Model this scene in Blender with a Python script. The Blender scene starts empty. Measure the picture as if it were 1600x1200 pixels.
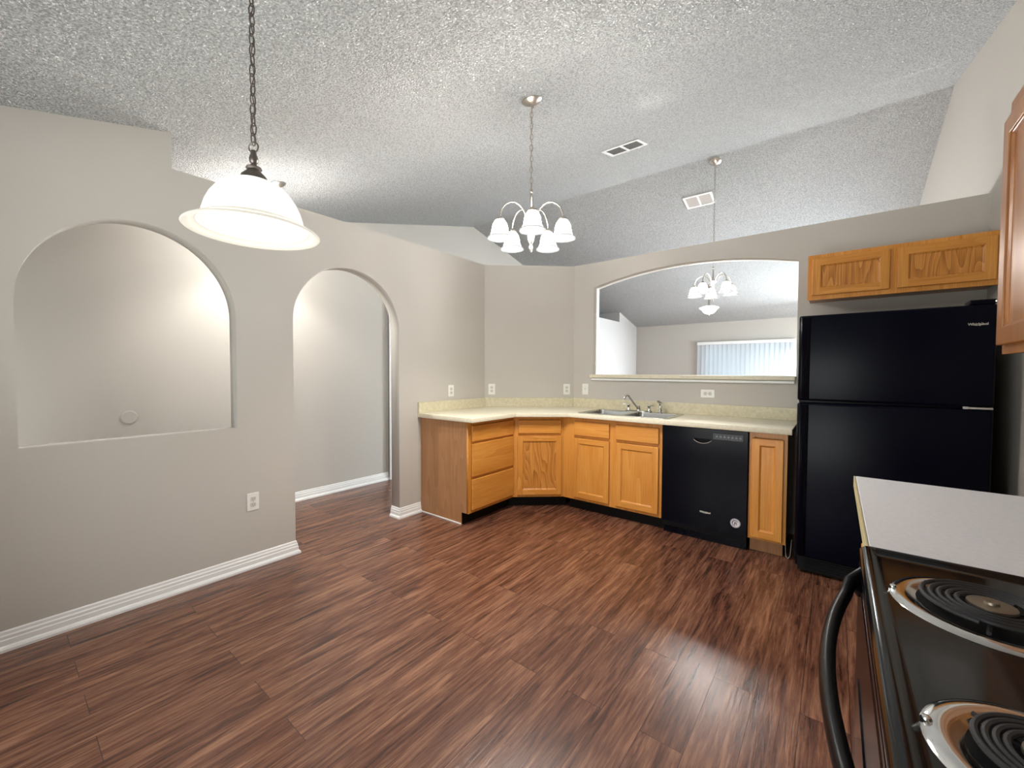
import bpy, bmesh, math, random
from mathutils import Vector, Matrix
random.seed(7)
PI = math.pi
scn = bpy.context.scene
COL = scn.collection

# ------------------------------------------------------------------ camera, world, exposure
H = 1.295
YAW, PITCH, ROLL, FPX = 0.66674, 0.03017, 0.003656, 642.06
cam_d = bpy.data.cameras.new('camera')
cam_d.sensor_fit = 'HORIZONTAL'; cam_d.sensor_width = 36.0
cam_d.lens = FPX / 1600 * 36.0
cam_d.clip_start = 0.02; cam_d.clip_end = 200
cam = bpy.data.objects.new('camera', cam_d); COL.objects.link(cam)
fw = Vector((-math.sin(YAW) * math.cos(PITCH), math.cos(YAW) * math.cos(PITCH), -math.sin(PITCH)))
rt = Vector((math.cos(YAW), math.sin(YAW), 0)); up = rt.cross(fw)
rt2 = rt * math.cos(ROLL) + up * math.sin(ROLL); up2 = up * math.cos(ROLL) - rt * math.sin(ROLL)
cam.matrix_world = Matrix(((rt2.x, up2.x, -fw.x, 0), (rt2.y, up2.y, -fw.y, 0), (rt2.z, up2.z, -fw.z, H), (0, 0, 0, 1)))
scn.camera = cam

world = bpy.data.worlds.new('sky'); scn.world = world; world.use_nodes = True
bg = world.node_tree.nodes['Background']
bg.inputs[0].default_value = (0.62, 0.80, 1.0, 1); bg.inputs[1].default_value = 0.25

vs = scn.view_settings
vs.view_transform = 'Standard'; vs.look = 'None'; vs.gamma = 1.0; vs.use_curve_mapping = False
vs.exposure = 0.97
scn.cycles.use_denoising = True
scn.cycles.max_bounces = 10; scn.cycles.diffuse_bounces = 6; scn.cycles.glossy_bounces = 4
scn.cycles.transmission_bounces = 6; scn.cycles.transparent_max_bounces = 12
scn.cycles.sample_clamp_indirect = 6.0
scn.cycles.caustics_reflective = False; scn.cycles.caustics_refractive = False

def area_light(name, loc, direction, sx, sy, watts, color):
    d = bpy.data.lights.new(name, 'AREA'); d.shape = 'RECTANGLE'; d.size = sx; d.size_y = sy
    d.energy = watts; d.color = color
    o = bpy.data.objects.new(name, d); COL.objects.link(o); o.location = loc
    o.rotation_euler = Vector(direction).to_track_quat('-Z', 'Y').to_euler()
    return o
# daylight at the far slider, then fill lights at added, unseen openings
area_light('daylight_living_slider', (-1.6, 10.95, 1.15), (0, -1, 0), 2.0, 2.1, 7, (0.86, 0.96, 1.0))
area_light('fill_added_side_window', (1.15, 8.0, 1.3), (-1, -0.1, 0.5), 2.5, 1.6, 125, (0.80, 0.91, 1.0))  # fill for the living room through an added, unseen side window
area_light('fill_added_far_window', (0.0, 10.55, 1.45), (-0.1, -1, -0.8), 1.05, 1.25, 400, (0.90, 0.96, 1.0))  # added to brighten the kitchen ceiling and right wall from an unseen window
area_light('fill_added_nook_slider', (-1.0, -0.8, 0.9), (0.15, 1, 0.6), 1.7, 1.5, 33, (1.0, 0.96, 0.91))  # broad fill through a slider added behind the camera
area_light('fill_added_hall_door', (-3.63, -0.5, 1.15), (0, 1, 0.25), 0.75, 1.7, 5, (1.0, 0.97, 0.93))  # added to even out the hall wall, from an unseen door
PW_CHAND, PW_PEND, PW_HALL, PW_BOWL = 13.0, 1.3, 36.0, 2.0
LAMP_COL = (1.0, 0.96, 0.90)

# ------------------------------------------------------------------ materials
def new_mat(name):
    m = bpy.data.materials.new(name); m.use_nodes = True
    nt = m.node_tree; b = nt.nodes['Principled BSDF']
    return m, nt, b
def srgb(r, g, b):
    f = lambda c: (c / 255 / 12.92) if c / 255 <= 0.04045 else ((c / 255 + 0.055) / 1.055) ** 2.4
    return (f(r), f(g), f(b), 1)
def plain(name, col, rough=0.5, metal=0.0, coat=0.0, bump=0.0, bscale=60.0, spec=0.5):
    m, nt, b = new_mat(name)
    b.inputs['Base Color'].default_value = col; b.inputs['Roughness'].default_value = rough
    b.inputs['Metallic'].default_value = metal; b.inputs['Coat Weight'].default_value = coat
    b.inputs['Specular IOR Level'].default_value = spec
    tc = nt.nodes.new('ShaderNodeTexCoord'); n = nt.nodes.new('ShaderNodeTexNoise')
    n.inputs['Scale'].default_value = bscale; n.inputs['Detail'].default_value = 3
    nt.links.new(tc.outputs['Object'], n.inputs['Vector'])
    if bump > 0:
        bp = nt.nodes.new('ShaderNodeBump'); bp.inputs['Strength'].default_value = bump; bp.inputs['Distance'].default_value = 0.002
        nt.links.new(n.outputs['Fac'], bp.inputs['Height']); nt.links.new(bp.outputs['Normal'], b.inputs['Normal'])
    else:
        mr = nt.nodes.new('ShaderNodeMapRange'); mr.inputs['To Min'].default_value = max(0, rough - 0.03); mr.inputs['To Max'].default_value = rough + 0.03
        nt.links.new(n.outputs['Fac'], mr.inputs['Value']); nt.links.new(mr.outputs['Result'], b.inputs['Roughness'])
    return m
def math_node(nt, op, a=None, b=None):
    n = nt.nodes.new('ShaderNodeMath'); n.operation = op
    if a is not None:
        if isinstance(a, (int, float)): n.inputs[0].default_value = a
        else: nt.links.new(a, n.inputs[0])
    if b is not None:
        if isinstance(b, (int, float)): n.inputs[1].default_value = b
        else: nt.links.new(b, n.inputs[1])
    return n.outputs[0]
def ramp(nt, fac, stops):
    r = nt.nodes.new('ShaderNodeValToRGB'); e = r.color_ramp.elements
    e[0].position, e[0].color = stops[0]; e[1].position, e[1].color = stops[-1]
    for p, c in stops[1:-1]:
        x = e.new(p); x.color = c
    nt.links.new(fac, r.inputs[0]); return r.outputs[0]
def oak(name, horiz, c_dark, c_mid, c_light, rings=3.0, gloss=0.36, ringk=0.22):
    m, nt, b = new_mat(name)
    tc = nt.nodes.new('ShaderNodeTexCoord'); oi = nt.nodes.new('ShaderNodeObjectInfo')
    mp = nt.nodes.new('ShaderNodeMapping')
    add = nt.nodes.new('ShaderNodeVectorMath'); add.operation = 'ADD'
    sc = nt.nodes.new('ShaderNodeVectorMath'); sc.operation = 'SCALE'; sc.inputs[0].default_value = (7.3, 3.1, 9.7)
    nt.links.new(oi.outputs['Random'], sc.inputs['Scale'])
    nt.links.new(tc.outputs['Object'], add.inputs[0]); nt.links.new(sc.outputs[0], add.inputs[1])
    nt.links.new(add.outputs[0], mp.inputs['Vector'])
    mp.inputs['Scale'].default_value = (1.3, 1.3, 11) if horiz else (9, 9, 1.1)
    n1 = nt.nodes.new('ShaderNodeTexNoise'); n1.inputs['Scale'].default_value = 1.0; n1.inputs['Detail'].default_value = 1.5; n1.inputs['Roughness'].default_value = 0.4
    nt.links.new(mp.outputs[0], n1.inputs['Vector'])
    fr = math_node(nt, 'FRACT', math_node(nt, 'MULTIPLY', n1.outputs['Fac'], rings))
    mp2 = nt.nodes.new('ShaderNodeMapping'); nt.links.new(add.outputs[0], mp2.inputs['Vector'])
    mp2.inputs['Scale'].default_value = (5, 5, 260) if horiz else (260, 260, 5)
    n2 = nt.nodes.new('ShaderNodeTexNoise'); n2.inputs['Scale'].default_value = 1.0; n2.inputs['Detail'].default_value = 2
    nt.links.new(mp2.outputs[0], n2.inputs['Vector'])
    v = math_node(nt, 'ADD', math_node(nt, 'MULTIPLY', fr, ringk), math_node(nt, 'MULTIPLY', n2.outputs['Fac'], 0.80))
    colr = ramp(nt, v, [(0.25, c_light), (0.6, c_mid), (0.95, c_dark)])
    nt.links.new(colr, b.inputs['Base Color'])
    b.inputs['Roughness'].default_value = gloss; b.inputs['Specular IOR Level'].default_value = 0.45
    bp = nt.nodes.new('ShaderNodeBump'); bp.inputs['Strength'].default_value = 0.12; bp.inputs['Distance'].default_value = 0.001
    nt.links.new(n2.outputs['Fac'], bp.inputs['Height']); nt.links.new(bp.outputs['Normal'], b.inputs['Normal'])
    return m
def popcorn(name):
    m, nt, b = new_mat(name)
    b.inputs['Roughness'].default_value = 0.95
    b.inputs['Specular IOR Level'].default_value = 0.1
    tc = nt.nodes.new('ShaderNodeTexCoord')
    v1 = nt.nodes.new('ShaderNodeTexVoronoi'); v1.inputs['Scale'].default_value = 80; v1.inputs['Randomness'].default_value = 1.0
    n1 = nt.nodes.new('ShaderNodeTexNoise'); n1.inputs['Scale'].default_value = 110; n1.inputs['Detail'].default_value = 2.5; n1.inputs['Roughness'].default_value = 0.6
    nt.links.new(tc.outputs['Object'], v1.inputs['Vector']); nt.links.new(tc.outputs['Object'], n1.inputs['Vector'])
    mrh = nt.nodes.new('ShaderNodeMapRange'); mrh.interpolation_type = 'SMOOTHSTEP'; mrh.inputs['From Min'].default_value = 0.38; mrh.inputs['From Max'].default_value = 0.58
    nt.links.new(n1.outputs['Fac'], mrh.inputs['Value'])
    hgt = math_node(nt, 'ADD', math_node(nt, 'MULTIPLY', v1.outputs['Distance'], -0.35), mrh.outputs['Result'])
    n3 = nt.nodes.new('ShaderNodeTexNoise'); n3.inputs['Scale'].default_value = 95; n3.inputs['Detail'].default_value = 2; nt.links.new(tc.outputs['Object'], n3.inputs['Vector'])
    nt.links.new(ramp(nt, n3.outputs['Fac'], [(0.42, (0.66, 0.66, 0.65, 1)), (0.52, (0.92, 0.92, 0.91, 1))]), b.inputs['Base Color'])  # dark speckle in the colour stands in for shade between the popcorn bumps
    # two hand-patched smooth areas in the texture (an oval and a long seam repair)
    def patch(cx, cy, rx, ry):
        sub = nt.nodes.new('ShaderNodeVectorMath'); sub.operation = 'SUBTRACT'; sub.inputs[1].default_value = (cx, cy, 0)
        nt.links.new(tc.outputs['Object'], sub.inputs[0])
        dv = nt.nodes.new('ShaderNodeVectorMath'); dv.operation = 'DIVIDE'; dv.inputs[1].default_value = (rx, ry, 1000)
        nt.links.new(sub.outputs[0], dv.inputs[0])
        ln = nt.nodes.new('ShaderNodeVectorMath'); ln.operation = 'LENGTH'; nt.links.new(dv.outputs[0], ln.inputs[0])
        mr = nt.nodes.new('ShaderNodeMapRange'); mr.inputs['From Min'].default_value = 0.4; mr.inputs['From Max'].default_value = 1.15
        nt.links.new(ln.outputs['Value'], mr.inputs['Value']); return mr.outputs['Result']
    mask = math_node(nt, 'MULTIPLY', patch(-1.04, 2.95, 0.2, 0.2), patch(0.34, 4.43, 0.34, 0.05))
    mask = math_node(nt, 'ADD', math_node(nt, 'MULTIPLY', mask, 0.60), 0.40)
    h2 = math_node(nt, 'MULTIPLY', hgt, mask)
    bp = nt.nodes.new('ShaderNodeBump'); bp.inputs['Strength'].default_value = 1.0; bp.inputs['Distance'].default_value = 0.05
    nt.links.new(h2, bp.inputs['Height']); nt.links.new(bp.outputs['Normal'], b.inputs['Normal'])
    return m
def floor_mat(name):
    m, nt, b = new_mat(name)
    tc = nt.nodes.new('ShaderNodeTexCoord')
    sep = nt.nodes.new('ShaderNodeSeparateXYZ'); nt.links.new(tc.outputs['Object'], sep.inputs[0])
    cmb = nt.nodes.new('ShaderNodeCombineXYZ')
    nt.links.new(math_node(nt, 'ADD', sep.outputs['Y'], 0.563), cmb.inputs['X'])
    nt.links.new(math_node(nt, 'ADD', sep.outputs['X'], 10.079 + 0.05), cmb.inputs['Y'])
    br = nt.nodes.new('ShaderNodeTexBrick'); nt.links.new(cmb.outputs[0], br.inputs['Vector'])
    br.offset = 0.37; br.offset_frequency = 2; br.squash = 1.0
    br.inputs['Scale'].default_value = 1.0; br.inputs['Mortar Size'].default_value = 0.0011; br.inputs['Mortar Smooth'].default_value = 0.2
    br.inputs['Brick Width'].default_value = 1.22; br.inputs['Row Height'].default_value = 0.15; br.inputs['Bias'].default_value = 0.0
    br.inputs['Color1'].default_value = (0, 0, 0, 1); br.inputs['Color2'].default_value = (1, 1, 1, 1); br.inputs['Mortar'].default_value = (0.5, 0.5, 0.5, 1)
    bw = nt.nodes.new('ShaderNodeRGBToBW'); nt.links.new(br.outputs['Color'], bw.inputs[0])
    c2 = nt.nodes.new('ShaderNodeCombineXYZ')
    off = math_node(nt, 'MULTIPLY', bw.outputs[0], 13.7)
    nt.links.new(sep.outputs['X'], c2.inputs['X']); nt.links.new(math_node(nt, 'ADD', sep.outputs['Y'], off), c2.inputs['Y']); nt.links.new(off, c2.inputs['Z'])
    def noise(sx, sy, det, rough, dist=0.0):
        mp = nt.nodes.new('ShaderNodeMapping'); mp.inputs['Scale'].default_value = (sx, sy, 1.0); nt.links.new(c2.outputs[0], mp.inputs['Vector'])
        n = nt.nodes.new('ShaderNodeTexNoise'); n.inputs['Scale'].default_value = 1; n.inputs['Detail'].default_value = det; n.inputs['Roughness'].default_value = rough
        n.inputs['Distortion'].default_value = dist
        nt.links.new(mp.outputs[0], n.inputs['Vector']); return n.outputs['Fac']
    g1 = noise(22, 1.9, 4, 0.62, 0.8); g2 = noise(80, 5, 4, 0.68, 0.5); g3 = noise(5, 1.2, 2, 0.5)
    v = math_node(nt, 'ADD', math_node(nt, 'ADD', math_node(nt, 'MULTIPLY', g1, 0.46), math_node(nt, 'MULTIPLY', g2, 0.46)), math_node(nt, 'MULTIPLY', g3, 0.16))
    v = math_node(nt, 'ADD', v, math_node(nt, 'MULTIPLY', math_node(nt, 'SUBTRACT', bw.outputs[0], 0.5), 0.03))
    col = ramp(nt, v, [(0.41, srgb(58, 32, 23)), (0.49, srgb(92, 57, 43)), (0.56, srgb(113, 75, 57)), (0.66, srgb(146, 104, 80))])
    mix = nt.nodes.new('ShaderNodeMixRGB'); mix.inputs[2].default_value = srgb(60, 35, 27)
    nt.links.new(br.outputs['Fac'], mix.inputs[0]); nt.links.new(col, mix.inputs[1]); nt.links.new(mix.outputs[0], b.inputs['Base Color'])
    b.inputs['Roughness'].default_value = 0.27; b.inputs['Specular IOR Level'].default_value = 0.55
    hh = math_node(nt, 'SUBTRACT', math_node(nt, 'ADD', math_node(nt, 'MULTIPLY', g2, 0.7), math_node(nt, 'MULTIPLY', g1, 0.5)), math_node(nt, 'MULTIPLY', br.outputs['Fac'], 1.5))
    bp = nt.nodes.new('ShaderNodeBump'); bp.inputs['Strength'].default_value = 0.6; bp.inputs['Distance'].default_value = 0.0018
    nt.links.new(hh, bp.inputs['Height']); nt.links.new(bp.outputs['Normal'], b.inputs['Normal'])
    return m
def laminate(name, c1, c2, scale=55, rough=0.42):
    m, nt, b = new_mat(name)
    tc = nt.nodes.new('ShaderNodeTexCoord'); n = nt.nodes.new('ShaderNodeTexNoise')
    n.inputs['Scale'].default_value = scale; n.inputs['Detail'].default_value = 4; n.inputs['Roughness'].default_value = 0.65
    nt.links.new(tc.outputs['Object'], n.inputs['Vector'])
    nt.links.new(ramp(nt, n.outputs['Fac'], [(0.35, c1), (0.65, c2)]), b.inputs['Base Color'])
    b.inputs['Roughness'].default_value = rough
    return m
def glow(name, col, emit, estr, trans=0.45, clear=0.0):
    m = bpy.data.materials.new(name); m.use_nodes = True; nt = m.node_tree; nt.nodes.clear()
    out = nt.nodes.new('ShaderNodeOutputMaterial')
    d = nt.nodes.new('ShaderNodeBsdfDiffuse'); d.inputs[0].default_value = col
    t = nt.nodes.new('ShaderNodeBsdfTranslucent'); t.inputs[0].default_value = col
    mx = nt.nodes.new('ShaderNodeMixShader'); mx.inputs[0].default_value = trans
    nt.links.new(d.outputs[0], mx.inputs[1]); nt.links.new(t.outputs[0], mx.inputs[2])
    g = nt.nodes.new('ShaderNodeBsdfGlossy'); g.inputs['Roughness'].default_value = 0.2
    fr = nt.nodes.new('ShaderNodeFresnel'); fr.inputs[0].default_value = 1.35
    mg = nt.nodes.new('ShaderNodeMixShader'); nt.links.new(fr.outputs[0], mg.inputs[0])
    nt.links.new(mx.outputs[0], mg.inputs[1]); nt.links.new(g.outputs[0], mg.inputs[2])
    last = mg.outputs[0]
    if clear > 0:
        tr = nt.nodes.new('ShaderNodeBsdfTransparent'); mc = nt.nodes.new('ShaderNodeMixShader'); mc.inputs[0].default_value = clear
        nt.links.new(last, mc.inputs[1]); nt.links.new(tr.outputs[0], mc.inputs[2]); last = mc.outputs[0]
    if estr > 0:
        e = nt.nodes.new('ShaderNodeEmission'); e.inputs[0].default_value = emit; e.inputs[1].default_value = estr
        a = nt.nodes.new('ShaderNodeAddShader'); nt.links.new(last, a.inputs[0]); nt.links.new(e.outputs[0], a.inputs[1]); last = a.outputs[0]
    nt.links.new(last, out.inputs[0]); return m
def glass_pane(name):
    m = bpy.data.materials.new(name); m.use_nodes = True; nt = m.node_tree; nt.nodes.clear()
    out = nt.nodes.new('ShaderNodeOutputMaterial'); t = nt.nodes.new('ShaderNodeBsdfTransparent'); t.inputs[0].default_value = (0.93, 0.96, 0.96, 1)
    g = nt.nodes.new('ShaderNodeBsdfGlossy'); g.inputs['Roughness'].default_value = 0.03
    mx = nt.nodes.new('ShaderNodeMixShader'); mx.inputs[0].default_value = 0.06
    nt.links.new(t.outputs[0], mx.inputs[1]); nt.links.new(g.outputs[0], mx.inputs[2]); nt.links.new(mx.outputs[0], out.inputs[0]); return m

M = {}
M['paint'] = plain('greige_wall_paint', (0.515, 0.487, 0.443, 1), 0.7, bump=0.15, bscale=220, spec=0.25)
M['paint_living'] = plain('pale_living_paint', (0.54, 0.525, 0.515, 1), 0.7, bump=0.15, bscale=220, spec=0.25)
M['popcorn'] = popcorn('popcorn_ceiling')
M['white'] = plain('white_trim_paint', (0.82, 0.82, 0.81, 1), 0.4)
M['plastic'] = plain('white_plastic', (0.80, 0.79, 0.75, 1), 0.35)
M['slot'] = plain('socket_slot_dark', (0.12, 0.11, 0.10, 1), 0.5)
M['sock'] = plain('socket_face_cream', (0.62, 0.60, 0.54, 1), 0.4)
M['floor'] = floor_mat('vinyl_plank_floor')
OK_ = (srgb(162, 98, 34), srgb(200, 132, 54), srgb(218, 156, 78))
M['oak_v'] = oak('oak_vertical_grain', False, *OK_)
M['oak_h'] = oak('oak_horizontal_grain', True, *OK_)
M['oak_panel'] = oak('oak_cathedral_panel', False, srgb(132, 78, 26), srgb(190, 124, 52), srgb(214, 152, 78), rings=13, ringk=0.36)
M['oak_side'] = oak('oak_laminate_side', False, srgb(135, 92, 58), srgb(165, 118, 78), srgb(180, 134, 94), rings=7, gloss=0.5)
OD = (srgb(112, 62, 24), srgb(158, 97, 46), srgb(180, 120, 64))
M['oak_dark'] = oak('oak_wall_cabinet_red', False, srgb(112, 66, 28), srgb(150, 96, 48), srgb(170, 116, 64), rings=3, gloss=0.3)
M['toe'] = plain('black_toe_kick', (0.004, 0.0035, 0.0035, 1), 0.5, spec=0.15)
M['lam'] = laminate('cream_laminate', srgb(212, 204, 180), srgb(222, 215, 194))
M['lam_side'] = laminate('cream_laminate_splash', srgb(196, 188, 158), srgb(214, 206, 178), 40)
M['lam_white'] = laminate('pale_grey_laminate', srgb(226, 225, 228), srgb(234, 233, 236), 80, 0.45)
M['lam_edge'] = plain('yellowed_laminate_edge', srgb(196, 184, 140), 0.5)
M['black'] = plain('black_appliance_gloss', (0.0012, 0.0015, 0.0045, 1), 0.20, spec=0.14)
M['black_tex'] = plain('black_appliance_textured', (0.0010, 0.0016, 0.0065, 1), 0.28, bump=0.08, bscale=350, spec=0.12)
M['enamel'] = plain('black_enamel_cooktop', (0.005, 0.005, 0.006, 1), 0.10, spec=0.30)
M['rubber'] = plain('black_matte', (0.005, 0.005, 0.006, 1), 0.6, spec=0.2)
M['handle'] = plain('black_handle_plastic', (0.003, 0.003, 0.004, 1), 0.32, spec=0.15)
M['coil'] = plain('burner_coil_grey', (0.045, 0.043, 0.045, 1), 0.42, metal=0.5)
M['chrome'] = plain('chrome', (0.72, 0.72, 0.70, 1), 0.10, metal=1)
M['medal'] = plain('burner_medallion', (0.30, 0.26, 0.20, 1), 0.4, metal=1)
M['steel'] = plain('stainless_sink', (0.55, 0.55, 0.54, 1), 0.24, metal=1)
M['nickel'] = plain('brushed_nickel', (0.50, 0.46, 0.41, 1), 0.30, metal=1)
M['bronze'] = plain('pewter_chain', (0.22, 0.19, 0.17, 1), 0.40, metal=1)
M['silver'] = plain('silver_lettering', (0.70, 0.68, 0.62, 1), 0.3, metal=0.6)
M['sticker'] = plain('white_sticker', (0.78, 0.77, 0.80, 1), 0.5)
M['ink'] = plain('dark_ink', (0.03, 0.03, 0.05, 1), 0.5)
M['panelgrey'] = plain('grey_panel_print', (0.022, 0.025, 0.032, 1), 0.4)
M['print'] = plain('pale_panel_print', (0.16, 0.17, 0.18, 1), 0.5)
M['vent_dark'] = plain('vent_dark_louver', (0.10, 0.10, 0.095, 1), 0.6)
M['vent_grey'] = plain('vent_grey_louver', (0.52, 0.50, 0.48, 1), 0.6)
M['wire'] = plain('white_cable', (0.5, 0.48, 0.45, 1), 0.5)
M['shade'] = glow('lit_frosted_glass', (0.85, 0.86, 0.84, 1), (1.0, 0.98, 0.95, 1), 12.0, trans=0.6, clear=0.5)
M['bowlglass'] = glow('lit_bowl_glass', (0.85, 0.87, 0.87, 1), (1.0, 0.98, 0.95, 1), 0.8)
M['rim'] = glow('lit_glass_rim', (0.035, 0.04, 0.038, 1), (1.0, 0.98, 0.94, 1), 0.30, trans=0.3)
M['pshade'] = glow('lit_alabaster_glass', (0.82, 0.82, 0.78, 1), (1.0, 0.96, 0.89, 1), 0.42)
M['prim'] = glow('alabaster_rim', (0.62, 0.60, 0.53, 1), (1.0, 0.95, 0.86, 1), 0.22)
M['bulb'] = glow('lit_bulb', (0.9, 0.9, 0.9, 1), (1.0, 0.96, 0.90, 1), 1.5, clear=0.85)
M['blind'] = glow('vinyl_blind_vane', (0.76, 0.80, 0.84, 1), (1, 1, 1, 1), 0.0, trans=0.6)
M['glass'] = glass_pane('window_glass')
M['concrete'] = plain('patio_concrete', (0.55, 0.54, 0.52, 1), 0.9, bump=0.2, bscale=30)

# ------------------------------------------------------------------ helpers
def tag(o, label=None, cat=None, group=None, kind=None):
    if label: o['label'] = label
    if cat: o['category'] = cat
    if group: o['group'] = group
    if kind: o['kind'] = kind
    return o
def thing(name, label, cat, loc=(0, 0, 0), rz=0.0, group=None):
    o = bpy.data.objects.new(name, None); COL.objects.link(o)
    o.empty_display_size = 0.05; o.location = loc; o.rotation_euler = (0, 0, rz)
    return tag(o, label, cat, group)
def root_matrix(o):
    while o.parent is not None: o = o.parent
    return Matrix.LocRotScale(o.location, o.rotation_euler, None)
class MB:
    def __init__(self): self.bm = bmesh.new()
    def quad(self, pts):
        vs_ = [self.bm.verts.new(p) for p in pts]; return self.bm.faces.new(vs_)
    def box(self, x0, x1, y0, y1, z0, z1, bev=0.0, seg=2, mat=None):
        r = bmesh.ops.create_cube(self.bm, size=1.0)
        for v in r['verts']:
            v.co = Vector(((x0 + x1) / 2 + v.co.x * (x1 - x0), (y0 + y1) / 2 + v.co.y * (y1 - y0), (z0 + z1) / 2 + v.co.z * (z1 - z0)))
        vs_ = r['verts']
        if bev > 0:
            es = list({e for v in vs_ for e in v.link_edges})
            rb = bmesh.ops.bevel(self.bm, geom=es, offset=bev, segments=seg, profile=0.5, affect='EDGES')
            vs_ = list({v for f in rb['faces'] for v in f.verts} | {v for v in vs_ if v.is_valid})
        if mat is not None:
            for v in vs_: v.co = mat @ v.co
        return self
    def prism(self, poly, z0, z1, axis='z', bev=0.0):
        # polygon in plan (two coordinates) extruded along axis
        def P(a, b, c): return {'z': (a, b, c), 'x': (c, a, b), 'y': (a, c, b)}[axis]
        lo = [self.bm.verts.new(P(a, b, z0)) for a, b in poly]; hi = [self.bm.verts.new(P(a, b, z1)) for a, b in poly]
        n = len(poly); fs = [self.bm.faces.new(lo[::-1]), self.bm.faces.new(hi)]
        for i in range(n):
            j = (i + 1) % n; fs.append(self.bm.faces.new((lo[i], lo[j], hi[j], hi[i])))
        if bev > 0:
            es = list({e for f in fs for e in f.edges})
            bmesh.ops.bevel(self.bm, geom=es, offset=bev, segments=2, profile=0.5, affect='EDGES')
        return self
    def lathe(self, prof, seg=32, mat=None, close=False):
        rings = []
        for r, z in prof:
            if r < 1e-6:
                p = Vector((0, 0, z)); rings.append([self.bm.verts.new(mat @ p if mat else p)])
            else:
                ring = []
                for i in range(seg):
                    a = 2 * PI * i / seg; p = Vector((r * math.cos(a), r * math.sin(a), z))
                    ring.append(self.bm.verts.new(mat @ p if mat else p))
                rings.append(ring)
        for a, b in zip(rings, rings[1:]):
            for i in range(seg):
                j = (i + 1) % seg
                f = []
                if len(a) == 1 and len(b) == 1: continue
                if len(a) == 1: f = [a[0], b[j], b[i]]
                elif len(b) == 1: f = [a[i], a[j], b[0]]
                else: f = [a[i], a[j], b[j], b[i]]
                self.bm.faces.new(f)
        return self
    def tube(self, pts, rad, seg=10, closed=False, caps=True, flat=1.0, upv=None):
        pts = [Vector(p) for p in pts]; n = len(pts); rings = []
        nrm = None
        for i, p in enumerate(pts):
            if closed: t = (pts[(i + 1) % n] - pts[i - 1])
            else: t = pts[min(i + 1, n - 1)] - pts[max(i - 1, 0)]
            t.normalize()
            if upv is not None:
                nrm = Vector(upv) - t * t.dot(Vector(upv)); nrm.normalize()
            elif nrm is None:
                ref = Vector((0, 0, 1)) if abs(t.z) < 0.9 else Vector((1, 0, 0))
                nrm = ref - t * t.dot(ref); nrm.normalize()
            else:
                nrm = nrm - t * t.dot(nrm); nrm.normalize()
            bn = t.cross(nrm)
            r = rad[i] if isinstance(rad, (list, tuple)) else rad
            rings.append([self.bm.verts.new(p + (nrm * math.cos(2 * PI * k / seg) * flat + bn * math.sin(2 * PI * k / seg)) * r) for k in range(seg)])
        m = n if closed else n - 1
        for i in range(m):
            a, b = rings[i], rings[(i + 1) % n]
            for k in range(seg):
                l = (k + 1) % seg; self.bm.faces.new((a[k], a[l], b[l], b[k]))
        if caps and not closed:
            self.bm.faces.new(rings[0][::-1]); self.bm.faces.new(rings[-1])
        return self
    def link(self, c, ln, wd, r, ang):
        # one oval chain link standing vertically
        pts = []
        for k in range(14):
            a = 2 * PI * k / 14; s = math.sin(a) * wd / 2; z = math.cos(a) * ln / 2
            pts.append((c[0] + s * math.cos(ang), c[1] + s * math.sin(ang), c[2] + z))
        return self.tube(pts, r, seg=6, closed=True)
    def build(self, name, mat, parent=None, smooth=None, label=None):
        me = bpy.data.meshes.new(name)
        bmesh.ops.recalc_face_normals(self.bm, faces=self.bm.faces[:])
        if parent is not None:
            inv = root_matrix(parent).inverted()
            bmesh.ops.transform(self.bm, matrix=inv, verts=self.bm.verts[:])
        self.bm.to_mesh(me); self.bm.free()
        me.materials.append(mat)
        if smooth is not None:
            ang = smooth
            bm2 = bmesh.new(); bm2.from_mesh(me)
            for f in bm2.faces: f.smooth = True
            for e in bm2.edges:
                if len(e.link_faces) == 2 and e.calc_face_angle(0) > ang: e.smooth = False
            bm2.to_mesh(me); bm2.free()
        o = bpy.data.objects.new(name, me); COL.objects.link(o)
        if parent is not None: o.parent = parent
        if label: o['label'] = label
        return o
SM = 0.7
def sheet(name, mat, outer, holes, thick, basis, parent=None, smooth=None):
    """flat sheet with holes: outline in (u, v), extruded by thick; basis maps (u, v, w) to the room"""
    cu = bpy.data.curves.new(name, 'CURVE'); cu.dimensions = '2D'; cu.fill_mode = 'BOTH'; cu.extrude = thick / 2
    for ring in [outer] + holes:
        s = cu.splines.new('POLY'); s.points.add(len(ring) - 1)
        for p, (a, b) in zip(s.points, ring): p.co = (a, b, 0, 1)
        s.use_cyclic_u = True
    tmp = bpy.data.objects.new(name, cu); COL.objects.link(tmp)
    dg = bpy.context.evaluated_depsgraph_get(); dg.update()
    me = bpy.data.meshes.new_from_object(tmp.evaluated_get(dg))
    bpy.data.objects.remove(tmp); bpy.data.curves.remove(cu)
    mb = MB(); mb.bm.from_mesh(me); bpy.data.meshes.remove(me)
    bmesh.ops.remove_doubles(mb.bm, verts=mb.bm.verts[:], dist=1e-5)
    for v in mb.bm.verts: v.co = Vector(basis(v.co.x, v.co.y, v.co.z))
    return mb.build(name, mat, parent, smooth)
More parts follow.
